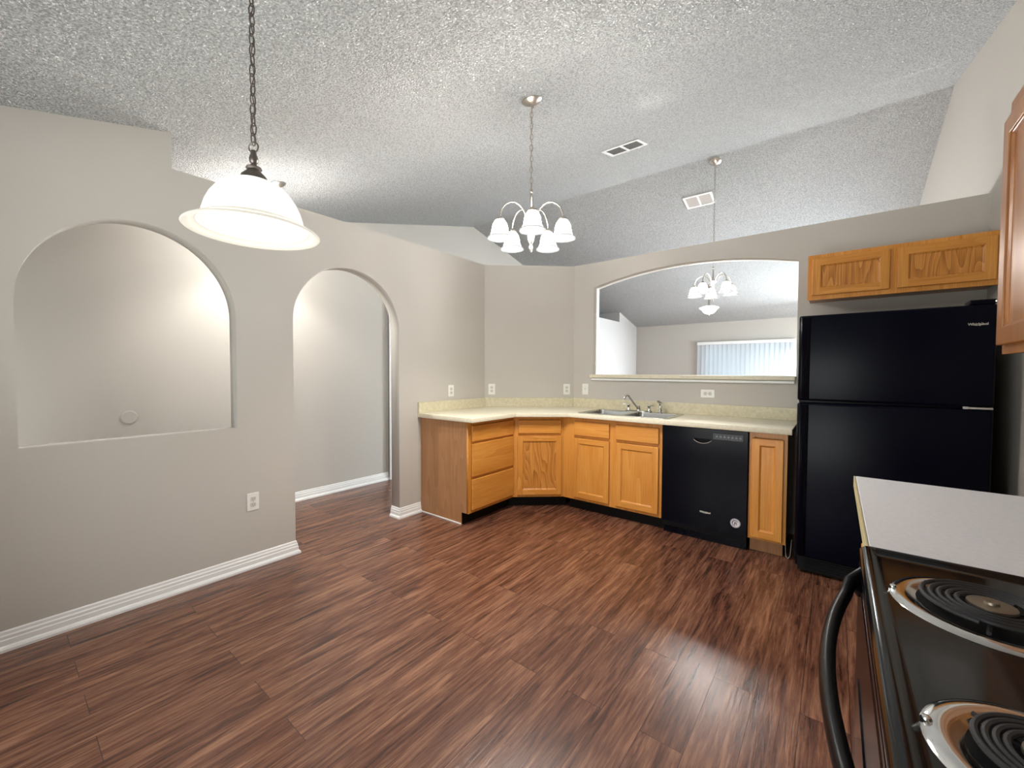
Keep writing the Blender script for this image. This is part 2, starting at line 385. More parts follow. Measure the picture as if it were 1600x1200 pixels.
def lettering(name, body, size, mat, basis, parent, depth=0.0008, bold=0.0):
    cu = bpy.data.curves.new(name, 'FONT'); cu.body = body; cu.size = size; cu.align_x = 'CENTER'; cu.align_y = 'CENTER'
    cu.extrude = depth; cu.offset = bold
    tmp = bpy.data.objects.new(name, cu); COL.objects.link(tmp)
    dg = bpy.context.evaluated_depsgraph_get(); dg.update()
    me = bpy.data.meshes.new_from_object(tmp.evaluated_get(dg))
    bpy.data.objects.remove(tmp); bpy.data.curves.remove(cu)
    mb = MB(); mb.bm.from_mesh(me); bpy.data.meshes.remove(me)
    for v in mb.bm.verts: v.co = Vector(basis(v.co.x, v.co.y, v.co.z))
    return mb, mb.build(name, mat, parent)
def struct(o): o['kind'] = 'structure'; return o
def copy_tree(o, parent=None):
    c = o.copy(); COL.objects.link(c)
    if parent is not None: c.parent = parent
    for ch in list(o.children): copy_tree(ch, c)
    return c
def arc(cx, cz, a, b, t0, t1, n):
    return [(cx + a * math.cos(t0 + (t1 - t0) * i / n), cz + b * math.sin(t0 + (t1 - t0) * i / n)) for i in range(n + 1)]

# ------------------------------------------------------------------ the setting
XL, XR, YP, YB, YF = -2.987, 0.75, 3.955, -0.35, 10.43
XG, XH, WT = -4.93, -4.18, 2.44
YR, SL = 5.18, 0.25
ZR = 2.641 + SL * (YR - 0.664)
def ceil_z(y): return ZR - SL * abs(y - YR)
YE = 0.664      # where the full-height part of the left wall stops

struct(MB().box(XG - 0.2, XR + 0.2, YB - 0.2, YF + 0.15, -0.08, 0.0).build('floor', M['floor']))
mb = MB()
for y0, y1 in ((YB - 0.2, YR), (YR, YF + 0.15)):
    for dz in (0,):
        mb.prism([(y0, ceil_z(y0)), (y1, ceil_z(y1)), (y1, ceil_z(y1) + 0.1), (y0, ceil_z(y0) + 0.1)], XG - 0.2, XR + 0.2, axis='x')
struct(mb.build('ceiling', M['popcorn']))
# left wall with the niche opening and the arched doorway
niche = [(0.075, 0.926), (0.970, 0.926)] + arc(0.5225, 1.62, 0.4475, 0.48, 0, PI, 40)
door_arch_top = arc(1.7615, 1.648, 0.4435, 0.4435, 0, PI, 40)     # right spring -> left spring
outer = [(YB, 0), (1.318, 0)] + door_arch_top[::-1] + [(2.205, 0), (3.315, 0), (3.315, WT), (YE, WT), (YE, ceil_z(YE) + 0.05), (YB, ceil_z(YB) + 0.05)]
LT = 0.115
struct(sheet('wall_left', M['paint'], outer, [niche], LT, lambda u, v, w: (XL - LT / 2 + w, u, v)))
# diagonal corner wall
struct(MB().prism([(-2.987, 3.315), (-2.25, 3.955), (-2.25, 4.085), (-2.32, 4.085), (-3.102, 3.40), (-3.102, 3.315)], 0, WT).build('wall_corner', M['paint']))
# pass-through wall with segmental-arch opening
PT = 0.13
xo0, xo1, zo0, zs, za = -2.02, -0.246, 1.25, 2.183, 2.297
half = (xo1 - xo0) / 2; rise = za - zs; RR = (half * half + rise * rise) / (2 * rise); t = math.asin(half / RR)
archp = [((xo0 + xo1) / 2 + RR * math.sin(t - 2 * t * i / 40), za - RR + RR * math.cos(t - 2 * t * i / 40)) for i in range(41)]
struct(sheet('wall_passthrough', M['paint'], [(-2.25, 0), (XR, 0), (XR, WT), (-2.25, WT)], [[(xo0, zo0), (xo1, zo0)] + archp], PT, lambda u, v, w: (u, YP + PT / 2 + w, v)))
# right wall (added, unseen window in the living room beyond the kitchen)
struct(sheet('wall_right', M['paint'], [(YB, 0), (YF, 0), (YF, ceil_z(YF) + .05), (YR, ZR + .05), (YB, ceil_z(YB) + .05)], [[(6.8, 0.65), (9.2, 0.65), (9.2, 2.15), (6.8, 2.15)]], 0.12, lambda u, v, w: (XR + 0.06 + w, u, v)))
# wall behind the camera with an added, unseen slider and glazed hall door
struct(sheet('wall_back', M['paint'], [(XG, 0), (-4.07, 0), (-4.07, 2.05), (-3.19, 2.05), (-3.19, 0), (-2.3, 0), (-2.3, 2.05), (-0.1, 2.05), (-0.1, 0), (XR, 0), (XR, ceil_z(YB) + .05), (XG, ceil_z(YB) + .05)], [], 0.12, lambda u, v, w: (u, YB - 0.06 + w, v)))
# far living room wall with the slider opening and an added window hole
BX0, BX1 = -2.56, -0.67
struct(sheet('wall_far', M['paint'], [(XG, 0), (BX0 + .08, 0), (BX0 + .08, 1.93), (BX1 - .05, 1.93), (BX1 - .05, 0), (XR, 0), (XR, ceil_z(YF) + .05), (XG, ceil_z(YF) + .05)], [[(-.55, .8), (.55, .8), (.55, 2.1), (-.55, 2.1)]], 0.14, lambda u, v, w: (u, YF + 0.07 + w, v)))
struct(MB().prism([(YB, 0), (YF, 0), (YF, ceil_z(YF) + .05), (YR, ZR + .05), (YB, ceil_z(YB) + .05)], XG - 0.1, XG, axis='x').build('wall_gable', M['paint']))
# hall wall: eight feet high with a plant shelf on top
struct(MB().box(XG, XH, YB, 4.6, 0, WT).build('wall_hall', M['paint']))
YS = 9.35
struct(MB().prism([(4.6, 0), (YF, 0), (YF, ceil_z(YF) + .02), (YS, ceil_z(YS) + .02), (YS, 2.49), (4.6, 2.49)], XG, -4.09, axis='x').build('wall_living', M['paint_living']))

# baseboards: moulded profile swept along a path on the floor
BB = [(0.0, 0.0), (0.026, 0.0), (0.026, 0.012), (0.020, 0.022), (0.014, 0.026), (0.014, 0.050), (0.011, 0.054), (0.011, 0.068), (0.007, 0.074), (0.006, 0.086), (0.002, 0.092), (0.0, 0.092)]
def baseboard(name, path, k=1.0):
    """path: plan points; the board stands on the right-hand side of travel"""
    P = [Vector(p) for p in path]; mbb = MB(); rings = []
    for i, p in enumerate(P):
        d0 = (P[i] - P[i - 1]).normalized() if i > 0 else (P[1] - P[0]).normalized()
        d1 = (P[i + 1] - P[i]).normalized() if i < len(P) - 1 else d0
        n0 = Vector((d0.y, -d0.x)); n1 = Vector((d1.y, -d1.x)); nb = (n0 + n1); nb = nb / max(nb.dot(n0), 0.2)
        rings.append([mbb.bm.verts.new((p.x + nb.x * a * k, p.y + nb.y * a * k, b)) for a, b in BB])
    m = len(BB)
    for a, b in zip(rings, rings[1:]):
        for i in range(m):
            j = (i + 1) % m; mbb.bm.faces.new((a[i], a[j], b[j], b[i]))
    mbb.bm.faces.new(rings[0][::-1]); mbb.bm.faces.new(rings[-1])
    return struct(mbb.build(name, M['white']))
baseboard('baseboard_left', [(XL, YB), (XL, 1.318), (XL - LT, 1.318)])
baseboard('baseboard_pier', [(XL - LT, 2.205), (XL, 2.205), (XL, 2.435)])
baseboard('baseboard_hall', [(XH, YB), (XH, 2.925)])
# white caulked strip along the foot of the cabinet's end panel
struct(MB().box(-2.985, -2.462, 2.433, 2.442, 0.0, 0.012, 0.003).build('trim_1', M['white']))
# hall door and casing
mb = MB()
for y0, y1, z0, z1 in ((2.925, 2.985, 0, 2.10), (3.785, 3.845, 0, 2.10), (2.925, 3.845, 2.04, 2.10)): mb.box(XH, XH + 0.03, y0, y1, z0, z1, 0.006)
mb.box(XH, XH + 0.042, 2.925, 2.94, 0, 2.11, 0.003)
struct(mb.build('trim_2', M['white']))
mb = MB().box(XH, XH + 0.012, 2.986, 3.784, 0.01, 2.039)
for y0, y1 in ((3.06, 3.34), (3.43, 3.71)):
    for z0, z1 in ((0.2, 0.75), (0.85, 1.5), (1.6, 1.93)): mb.box(XH + 0.012, XH + 0.018, y0, y1, z0, z1, 0.005)
dr = struct(mb.build('door_1', M['white']))
MB().lathe([(0.0, 0.0), (0.03, 0.0), (0.03, 0.004), (0.012, 0.008), (0.012, 0.03), (0.027, 0.04), (0.027, 0.055), (0.0, 0.062)], 20, Matrix.Translation((XH + 0.012, 3.05, 0.95)) @ Matrix.Rotation(PI / 2, 4, 'Y')).build('door_knob', M['nickel'], dr, SM)

# ledge of the pass-through: laminate slab and small moulding under it
struct(MB().box(-2.045, -0.248, YP - 0.035, YP + PT + 0.04, 1.232, 1.268, 0.006).build('trim_3', M['lam']))
struct(MB().box(-2.035, -0.252, YP - 0.022, YP, 1.206, 1.228, 0.005).build('trim_4', M['white']))

# patio outside and sliding doors
struct(MB().box(-7, 5, YF + 0.2, YF + 8, -0.2, -0.05).build('ground_patio', M['concrete']))
def slider(name, x0, x1, y, z1, mull, glass=True):
    mbs = MB()
    for a, b in ((x0, x0 + .06), (x1 - .06, x1), (mull - .04, mull + .04)): mbs.box(a, b, y - .03, y + .03, 0, z1, .004)
    mbs.box(x0, x1, y - .031, y + .031, z1 - .06, z1, .004); mbs.box(x0, x1, y - .031, y + .031, 0, .07, .004)
    o = struct(mbs.build(name, M['white']))
    if glass:
        MB().box(x0 + .06, x1 - .06, y - .004, y + .004, .07, z1 - .06).build('pane', M['glass'], o)
    return o
slider('window_1', BX0 + .08, BX1 - .05, YF + 0.09, 1.93, (BX0 + BX1) / 2)
slider('window_2_added', -2.3, -0.1, YB - 0.06, 2.05, -1.2)  # unseen slider added behind the camera for the fill light
mb = MB()
mb.box(-4.07, -3.96, YB - .085, YB - .035, 0, 2.05, .004); mb.box(-3.30, -3.19, YB - .085, YB - .035, 0, 2.05, .004)
mb.box(-3.97, -3.29, YB - .084, YB - .036, 0, .25, .004); mb.box(-3.97, -3.29, YB - .084, YB - .036, 1.93, 2.05, .004)
d2 = struct(mb.build('door_2_added', M['white']))  # unseen glazed door, added to let fill light into the hall
MB().box(-3.96, -3.30, YB - .063, YB - .057, .25, 1.93).build('pane', M['glass'], d2)
mb = MB()
for a, b in ((-.55, -.5), (.5, .55)): mb.box(a, b, YF + .05, YF + .1, .8, 2.1, .004)
for a, b in ((.8, .85), (2.05, 2.1), (1.43, 1.47)): mb.box(-.55, .55, YF + .051, YF + .099, a, b, .004)
w4 = struct(mb.build('window_4_added', M['white']))  # unseen window, added to send light onto the kitchen ceiling
MB().box(-.5, .5, YF + .07, YF + .076, .85, 2.05).build('pane', M['glass'], w4)
mb = MB()
for a, b in ((6.8, 6.85), (9.15, 9.2), (7.98, 8.02)): mb.box(XR + .03, XR + .08, a, b, 0.65, 2.15, .004)
for a, b in ((0.65, 0.7), (2.1, 2.15), (1.38, 1.42)): mb.box(XR + .031, XR + .079, 6.8, 9.2, a, b, .004)
w3 = struct(mb.build('window_3_added', M['white']))  # unseen side window, added to light the living room
MB().box(XR + .05, XR + .056, 6.85, 9.15, .7, 2.1).build('pane', M['glass'], w3)

# ------------------------------------------------------------------ base cabinets
def shaker(parent, name, w, h, rail=0.055, fthick=0.019, panel_mat='oak_panel', frame='oak_v', railmat='oak_h', basis=None, label=None):
    """frame-and-panel door: frame sheet with a recessed panel; basis maps (u across, v up, w out)"""
    b = basis
    o = MB()
    # stiles
    st = MB(); U = (0, rail, w - rail, w); V = (0, rail, h - rail, h); gv = {}
    for i_, u in enumerate(U):
        for j_, v in enumerate(V):
            for k_, w_ in enumerate((0, fthick)): gv[i_, j_, k_] = st.bm.verts.new((u, v, w_))
    def fq(a, c, d_, e_, mi):
        f = st.bm.faces.new((gv[a], gv[c], gv[d_], gv[e_])); f.material_index = mi
    for i_ in range(3):
        for j_ in range(3):
            if (i_, j_) == (1, 1): continue
            mi = 1 if i_ == 1 else 0
            for k_ in (0, 1): fq((i_, j_, k_), (i_ + 1, j_, k_), (i_ + 1, j_ + 1, k_), (i_, j_ + 1, k_), mi)
    for i_ in range(3):
        for j_ in (0, 3): fq((i_, j_, 0), (i_ + 1, j_, 0), (i_ + 1, j_, 1), (i_, j_, 1), 1 if i_ == 1 else 0)
        for k in (0, 3): fq((k, i_, 0), (k, i_ + 1, 0), (k, i_ + 1, 1), (k, i_, 1), 0)
    for j_ in (1, 2): fq((1, j_, 0), (2, j_, 0), (2, j_, 1), (1, j_, 1), 1)
    for k in (1, 2): fq((k, 1, 0), (k, 2, 0), (k, 2, 1), (k, 1, 1), 0)
    for v in st.bm.verts: v.co = Vector(b(*v.co))
    d = st.build(name, M[frame], parent, label=label); d.data.materials.append(M[railmat])
    bv = d.modifiers.new('bevel', 'BEVEL'); bv.width = .0035; bv.segments = 2; bv.limit_method = 'ANGLE'
    pn = MB(); i0, i1 = rail - .001, rail + .009
    def rg(i_, z): return [pn.bm.verts.new((x, y, z)) for x, y in ((i_, i_), (w - i_, i_), (w - i_, h - i_), (i_, h - i_))]
    r0, r1, r2 = rg(i0, fthick - .004), rg(i0 + .004, fthick - .006), rg(i1, .0085)
    for p_, q_ in ((r0, r1), (r1, r2)):
        for k in range(4):
            l = (k + 1) % 4; pn.bm.faces.new((p_[k], p_[l], q_[l], q_[k]))
    pn.bm.faces.new(r2)
    for v in pn.bm.verts: v.co = Vector(b(*v.co))
    pn.build('panel', M[panel_mat], d)
    return d
def slab_front(parent, name, w, h, basis, mat='oak_h', th=0.019):
    mbs = MB(); mbs.box(0, w, 0, h, 0, th, .006, 3)
    for v in mbs.bm.verts: v.co = Vector(basis(*v.co))
    return mbs.build(name, M[mat], parent)
def carcass(parent, poly, z0=0.105, z1=0.876):
    return None

# drawer base on the left run (faces +x)
XF = -2.38; YFF = 3.36
cab = thing('drawer_cabinet', 'three-drawer oak base cabinet with exposed woodgrain end panel beside the arched doorway', 'cabinet', (-2.68, 2.75, 0))
mb = MB().prism([(2.446, 0.105), (2.446, 0.876), (3.03, 0.876), (3.03, 0.105)], -2.98, XF - 0.02, axis='x')
mb.build('body', M['oak_v'], cab)
MB().prism([(-2.984, 0.0), (-2.46, 0.0), (-2.46, 0.105), (-2.40, 0.105), (-2.40, 0.876), (-2.984, 0.876)], 2.440, 2.446, axis='y').build('end_panel', M['oak_side'], cab, label='duller flat woodgrain end panel')
def R4(a, b, c, d): return [(a, c), (b, c), (b, d), (a, d)]
sheet('face_frame', M['oak_v'], R4(2.440, 3.045, .105, .876), [R4(2.475, 3.005, .708, .845), R4(2.475, 3.005, .412, .685), R4(2.475, 3.005, .13, .392)], .02, lambda u, v, w: (XF - .01 + w, u, v), cab)
for z0, z1 in ((.706, .842), (.412, .688), (.130, .390)):
    slab_front(cab, 'drawer', 3.034 - 2.474, z1 - z0, lambda u, v, w, z0=z0: (XF + w, 2.474 + u, z0 + v))
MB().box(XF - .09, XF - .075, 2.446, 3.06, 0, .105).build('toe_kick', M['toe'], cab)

# diagonal corner base
q0 = Vector((-2.38, 3.045)); q1 = Vector((-2.02, 3.36)); dd = (q1 - q0); DL = dd.length; dd.normalize(); dn = Vector((dd.y, -dd.x))
cab = thing('corner_cabinet', 'diagonal oak corner base cabinet with one drawer over a cathedral-grain door', 'cabinet', (-2.45, 3.45, 0))
in0 = q0 - dn * .021; in1 = q1 - dn * .021
MB().prism([(-2.98, 3.06), (-2.402, 3.06), (in0.x, in0.y + .002), (in1.x - .002, in1.y), (-2.03, 3.372), (-2.03, 3.94), (-2.262, 3.94), (-2.975, 3.318)], 0.105, 0.876).build('body', M['oak_v'], cab)
def diag(u, v, w, off=0.0): return (q0.x + dd.x * u + dn.x * w, q0.y + dd.y * u + dn.y * w, v)
sheet('face_frame', M['oak_v'], R4(0, DL, .105, .876), [R4(.05, DL - .03, .708, .845), R4(.05, DL - .03, .128, .688)], .02, lambda u, v, w: diag(u, v, w - .01), cab)
slab_front(cab, 'drawer', .405, .128, lambda u, v, w: diag(u + .05, v + .711, w))
shaker(cab, 'door', .418, .558, rail=.05, basis=lambda u, v, w: diag(u + .041, v + .129, w))
t0 = q0 - dn * .08; t1 = q1 - dn * .08
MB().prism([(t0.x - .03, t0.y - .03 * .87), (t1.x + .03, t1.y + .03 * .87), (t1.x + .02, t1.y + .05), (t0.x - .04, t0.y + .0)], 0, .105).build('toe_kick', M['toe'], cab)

# sink base (faces -y)
cab = thing('sink_cabinet', 'two-door oak sink base cabinet with two false drawer fronts under the sink', 'cabinet', (-1.55, 3.65, 0))
MB().box(-2.018, -1.092, YFF + .02, 3.94, .105, .70).build('body', M['oak_v'], cab)
sheet('face_frame', M['oak_v'], R4(-2.018, -1.092, .105, .876), [R4(a, b, c, d) for a, b in ((-1.90, -1.555), (-1.483, -1.122)) for c, d in ((.708, .84), (.128, .688))], .02, lambda u, v, w: (u, YFF + .01 + w, v), cab)
for x0, x1 in ((-1.897, -1.547), (-1.486, -1.116)):
    slab_front(cab, 'drawer_front', x1 - x0, .132, lambda u, v, w, x0=x0: (x0 + u, YFF - w, .708 + v))
    shaker(cab, 'door', x1 - x0, .553, rail=.05, basis=lambda u, v, w, x0=x0: (x0 + u, YFF - w, .131 + v), panel_mat='oak_v')
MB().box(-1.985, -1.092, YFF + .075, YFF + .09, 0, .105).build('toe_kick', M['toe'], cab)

# narrow base between dishwasher and refrigerator
cab = thing('narrow_cabinet', 'narrow single-door oak base cabinet between the dishwasher and the refrigerator', 'cabinet', (-.36, 3.65, 0))
MB().box(-.470, -.250, YFF + .02, 3.94, .105, .872).build('body', M['oak_v'], cab)
sheet('face_frame', M['oak_v'], R4(-.474, -.246, .105, .874), [R4(-.442, -.276, .13, .84)], .02, lambda u, v, w: (u, YFF + .01 + w, v), cab)
shaker(cab, 'door', .19, .708, rail=.05, basis=lambda u, v, w: (-.457 + u, YFF - w, .122 + v), panel_mat='oak_v')
MB().box(-.47, -.268, YFF + .07, YFF + .085, 0, .105).build('toe_kick', M['oak_side'], cab, label='bare pale woodgrain toe kick')

# ------------------------------------------------------------------ countertop with sink cut-out
SX0, SX1, SY0, SY1 = -1.885, -1.055, 3.365, 3.865
def rrect(x0, x1, y0, y1, r, n=6):
    pts = []
    for cx, cy, a in ((x1 - r, y1 - r, 0), (x0 + r, y1 - r, PI / 2), (x0 + r, y0 + r, PI), (x1 - r, y0 + r, 1.5 * PI)):
        pts += [(cx + r * math.cos(a + PI / 2 * i / n), cy + r * math.sin(a + PI / 2 * i / n)) for i in range(n + 1)]
    return pts
top = thing('countertop', 'cream laminate worktop wrapping the corner above the oak base cabinets, with the sink set in', 'countertop', (-1.9, 3.5, .876))
cpoly = [(-2.985, 2.405), (-2.300, 2.405), (-2.300, 2.985), (-1.930, 3.297), (-.218, 3.297), (-.218, 3.953), (-2.251, 3.953), (-2.985, 3.316)]
ct = sheet('worktop', M['lam'], cpoly, [rrect(SX0 + .015, SX1 - .015, SY0 + .015, SY1 - .015, .04)], .038, lambda u, v, w: (u, v, .895 + w), top)
bvm = ct.modifiers.new('bevel', 'BEVEL'); bvm.width = .003; bvm.segments = 2; bvm.limit_method = 'ANGLE'
mb = MB()
mb.prism([(-2.985, 2.405), (-2.966, 2.405), (-2.966, 3.324), (-2.985, 3.316)], .914, 1.012, bev=.002)
mb.build('backsplash', M['lam_side'], top)
e0 = Vector((-2.985, 3.316)); e1 = Vector((-2.251, 3.953)); ed = (e1 - e0).normalized(); en = Vector((ed.y, -ed.x)) * .019
mb = MB().prism([(e0.x, e0.y), (e0.x + en.x + ed.x * .008, e0.y + en.y + ed.y * .008), (e1.x + en.x - ed.x * .008, e1.y + en.y - ed.y * .008), (e1.x, e1.y)], .914, 1.012, bev=.002)
mb.build('backsplash', M['lam_side'], top)
MB().box(-2.243, -.218, 3.935, 3.954, .914, 1.012, .002).build('backsplash', M['lam_side'], top)

# sink
sink = thing('sink', 'double-bowl stainless steel sink set into the cream worktop', 'sink', ((SX0 + SX1) / 2, (SY0 + SY1) / 2, .914))
xm = (SX0 + SX1) / 2
bowls = ((SX0 + .03, xm - .015), (xm + .015, SX1 - .03))
holes = [rrect(a, b, SY0 + .03, SY1 - .085, .05) for a, b in bowls]
rim = sheet('rim', M['steel'], rrect(SX0, SX1, SY0, SY1, .04), holes, .004, lambda u, v, w: (u, v, .9165 + w), sink)
for (a, b), hp in zip(bowls, holes):
    mbw = MB(); rings = []
    cx, cy = (a + b) / 2, (SY0 + SY1 - .055) / 2
    for s, z in ((1.0, .9180), (.985, .905), (.96, .80), (.93, .765), (.86, .752), (.2, .748)):
        rings.append([mbw.bm.verts.new((cx + (x - cx) * s, cy + (y - cy) * s, z)) for x, y in hp])
    n = len(hp)
    for r0, r1 in zip(rings, rings[1:]):
        for i in range(n):
            j = (i + 1) % n; mbw.bm.faces.new((r0[i], r0[j], r1[j], r1[i]))
    mbw.bm.faces.new(rings[-1])
    bo = mbw.build('bowl', M['steel'], sink, SM)
    MB().lathe([(0, .7505), (.04, .7505), (.045, .754), (.05, .752)], 24, Matrix.Translation((cx, cy, 0))).build('drain', M['chrome'], bo, SM)
# faucet
FX, FY, FZ = -1.47, 3.825, .9185
fa = thing('faucet', 'chrome two-handle kitchen faucet with arched spout and side sprayer behind the sink', 'faucet', (FX, FY, FZ))
mb = MB(); mb.prism(rrect(FX - .13, FX + .13, FY - .026, FY + .026, .025), FZ, FZ + .012, bev=.003); mb.build('base_plate', M['chrome'], fa, SM)
mb = MB(); mb.lathe([(.0, .012), (.024, .012), (.020, .022), (.017, .045), (.014, .055), (0, .055)], 20, Matrix.Translation((FX, FY, FZ)))
sp = []
for i in range(15):
    tt = i / 14
    if tt < .6:
        k = tt / .6; sp.append((FX - .03 * k, FY - .02 - .135 * k, FZ + .03 + .115 * k))
    else:
        a = (tt - .6) / .4 * PI * .85
        sp.append((FX - .03 - .012 * (1 - math.cos(a)), FY - .155 - .032 * (1 - math.cos(a)) - .012 * math.sin(a), FZ + .145 + .022 * math.sin(a) - .03 * max(0, (tt - .8) / .2)))
mb.tube([(FX, FY, FZ + .02)] + sp, .0095, 12)
mb.build('spout', M['chrome'], fa, SM)
for sx in (-1, 1):
    hx = FX + sx * .10
    mb = MB(); mb.lathe([(0, .012), (.022, .012), (.02, .02), (.012, .03), (.012, .042), (.017, .05), (.017, .06), (.008, .068), (0, .069)], 18, Matrix.Translation((hx, FY, FZ)))
    mb.tube([(hx, FY, FZ + .058), (hx + sx * .025, FY - .01, FZ + .064), (hx + sx * .05, FY - .015, FZ + .068)], [.006, .0055, .008], 10)
    mb.build('handle', M['chrome'], fa, SM)
mb = MB(); sx = FX + .205
mb.lathe([(0, 0), (.024, 0), (.024, .006), (.016, .012), (.014, .03), (.011, .04), (.011, .075), (.014, .09), (.013, .1), (0, .104)], 18, Matrix.Translation((sx, FY, FZ)))
mb.tube([(sx, FY, FZ + .09), (sx - .012, FY - .018, FZ + .108), (sx - .022, FY - .034, FZ + .108)], [.012, .012, .009], 12)
mb.build('sprayer', M['chrome'], fa, SM)

# ------------------------------------------------------------------ dishwasher
dw = thing('dishwasher', 'black built-in dishwasher under the worktop right of the sink cabinet', 'dishwasher', (-.78, 3.65, 0))
DX0, DX1, DYF = -1.083, -.480, 3.338
MB().box(DX0 + .005, DX1 - .005, DYF + .03, 3.93, .06, .872).build('tub', M['rubber'], dw)
hp = [(DX0 + .235 + .0, .783)] + [(DX0 + .235 + .13 * i / 16, .783 - .028 * math.sin(PI * i / 16) ** .7) for i in range(1, 16)] + [(DX0 + .365, .783), (DX0 + .365, .789), (DX0 + .235, .789)]
dd_ = sheet('door', M['black'], [(DX0, .105), (DX1, .105), (DX1, .868), (DX0, .868)], [hp[::-1]], .03, lambda u, v, w: (u, DYF + .015 + w, v), dw)
bvm = dd_.modifiers.new('bevel', 'BEVEL'); bvm.width = .002; bvm.segments = 2; bvm.limit_method = 'ANGLE'
MB().box(DX0 + .22, DX0 + .38, DYF + .024, DYF + .029, .745, .80).build('handle_recess', M['rubber'], dd_)
mb = MB(); mb.tube([(x, DYF - .001, z + .001) for x, z in hp[:17]], .0042, 8); mb.build('handle_lip', M['chrome'], dd_, SM, label='shiny lower lip of the pocket handle')
mb = MB()
mb.box(DX0 + .372, DX1 - .030, DYF - .0025, DYF + .001, .795, .842, .001); cp = mb.build('control_panel', M['panelgrey'], dd_, label='grey printed control strip')
mb = MB()
for i in range(7):
    x = DX0 + .392 + .026 * i
    mb.box(x, x + .014, DYF - .0032, DYF - .0024, .812, .822)
    mb.box(x + .003, x + .011, DYF - .0032, DYF - .0024, .828, .831)
for i in range(10): mb.lathe([(0, 0), (.0022, 0), (.0022, .0008), (0, .0008)], 8, Matrix.Translation((DX0 + .39 + .018 * i, DYF - .0024, .803)) @ Matrix.Rotation(PI / 2, 4, 'X'))
mb.build('markings', M['print'], cp)
_, lg = lettering('logo', 'Whirlpool', .018, M['silver'], lambda u, v, w: (-.756 + u, DYF - .0008 - w, .232 + v), dd_, bold=.0004)
mb = MB(); mb.tube([(-.757 + .021 * math.cos(a), DYF - .0012, .233 + .008 * math.sin(a)) for a in [2.6 + 4.6 * i / 20 for i in range(21)]], .0008, 6); mb.build('logo_swirl', M['silver'], dd_)
mb = MB(); mb.lathe([(0, 0), (.033, 0), (.033, .0008), (0, .0008)], 40, Matrix.Translation((-.551, DYF, .196)) @ Matrix.Rotation(PI / 2, 4, 'X')); st = mb.build('sticker', M['sticker'], dd_, label='round white sticker')
mb = MB()
mb.tube([(-.551 + .0295 * math.cos(2 * PI * i / 36), DYF - .001, .196 + .0295 * math.sin(2 * PI * i / 36)) for i in range(36)], .0012, 6, closed=True)
mb.tube([(-.551 + .02 * math.cos(a), DYF - .001, .196 + .02 * math.sin(a)) for a in [.3 + 4.6 * i / 24 for i in range(25)]], [.001 + .002 * math.sin(PI * i / 24) for i in range(25)], 6)
mb.tube([(-.557, DYF - .001, .182), (-.555, DYF - .001, .20), (-.548, DYF - .001, .207), (-.541, DYF - .001, .202), (-.547, DYF - .001, .196), (-.555, DYF - .001, .195)], .0024, 6)
mb.tube([(-.549, DYF - .001, .195), (-.541, DYF - .001, .184)], .0024, 6)
mb.build('emblem', M['ink'], st)
MB().box(DX0 + .004, DX1 - .004, DYF + .045, DYF + .06, 0, .10).build('kick_panel', M['black'], dw)

# ------------------------------------------------------------------ refrigerator
fr = thing('refrigerator', 'tall black top-freezer refrigerator beside the narrow oak cabinet', 'refrigerator', (.23, 3.55, 0))
RX0, RX1, RY = -.190, .648, 3.200
MB().box(RX0 + .006, RX1 - .004, RY + .065, 3.93, .03, 1.648, .006).build('body', M['black_tex'], fr)
for nm, z0, z1 in (('freezer_door', 1.118, 1.655), ('fridge_door', .115, 1.104)):
    d = MB().box(RX0, RX1, RY, RY + .06, z0, z1, .014, 4).build(nm, M['black_tex'], fr, SM)
    # full-height moulded grip along the opening edge
    mb = MB(); mb.prism([(RX0 + .002, RY + .004), (RX0 + .004, RY - .012), (RX0 + .018, RY - .020), (RX0 + .045, RY - .016), (RX0 + .062, RY + .0), (RX0 + .062, RY + .006)], z0 + .012, z1 - .012, bev=.002)
    mb.build('handle', M['black'], d, SM)
    if nm == 'freezer_door':
        _, lg = lettering('logo', 'Whirlpool', .0175, M['silver'], lambda u, v, w: (.580 + u, RY - .0008 - w, 1.552 + v), d, bold=.0004)
        mb = MB(); mb.tube([(.578 + .021 * math.cos(a), RY - .0012, 1.553 + .008 * math.sin(a)) for a in [2.6 + 4.6 * i / 20 for i in range(21)]], .0008, 6); mb.build('logo_swirl', M['silver'], d)
MB().box(.548, RX1 - .002, RY + .004, RY + .12, 1.655, 1.680, .006).build('hinge_cover', M['black'], fr)
mb = MB(); mb.box(.545, RX1 - .004, RY - .002, RY + .05, 1.1055, 1.1165, .002); mb.box(.535, .556, RY - .006, RY + .02, 1.104, 1.119, .002); mb.build('center_hinge', M['chrome'], fr, label='bright metal hinge between the doors')
mb = MB(); mb.lathe([(0, 0), (.006, 0), (.006, .006), (0, .008)], 12, Matrix.Translation((RX1 - .006, RY + .002, 1.667)) @ Matrix.Rotation(PI / 2, 4, 'X')); mb.build('screw', M['chrome'], fr)
mb = MB(); mb.box(RX0 + .02, RX1 - .02, RY + .03, RY + .06, .015, .108, .004)
for i in range(5): mb.box(RX0 + .06, RX1 - .06, RY + .024, RY + .032, .03 + .015 * i, .037 + .015 * i, .001)
mb.build('base_grille', M['rubber'], fr)
for x in (RX0 + .07, RX1 - .07):
    MB().lathe([(0, 0), (.02, 0), (.02, .02), (.012, .03), (0, .03)], 14, Matrix.Translation((x, RY + .12, 0))).build('foot', M['rubber'], fr)
# thin cable loop beside the refrigerator foot
tag(MB().tube([(-.252, 3.445, .10), (-.25, 3.43, .05), (-.245, 3.41, .012), (-.232, 3.40, .004), (-.222, 3.41, .02), (-.219, 3.43, .07), (-.218, 3.46, .12)], .0022, 8).build('water_line', M['wire'], None, SM), 'thin pale tube looping to the floor beside the refrigerator foot', 'tube')

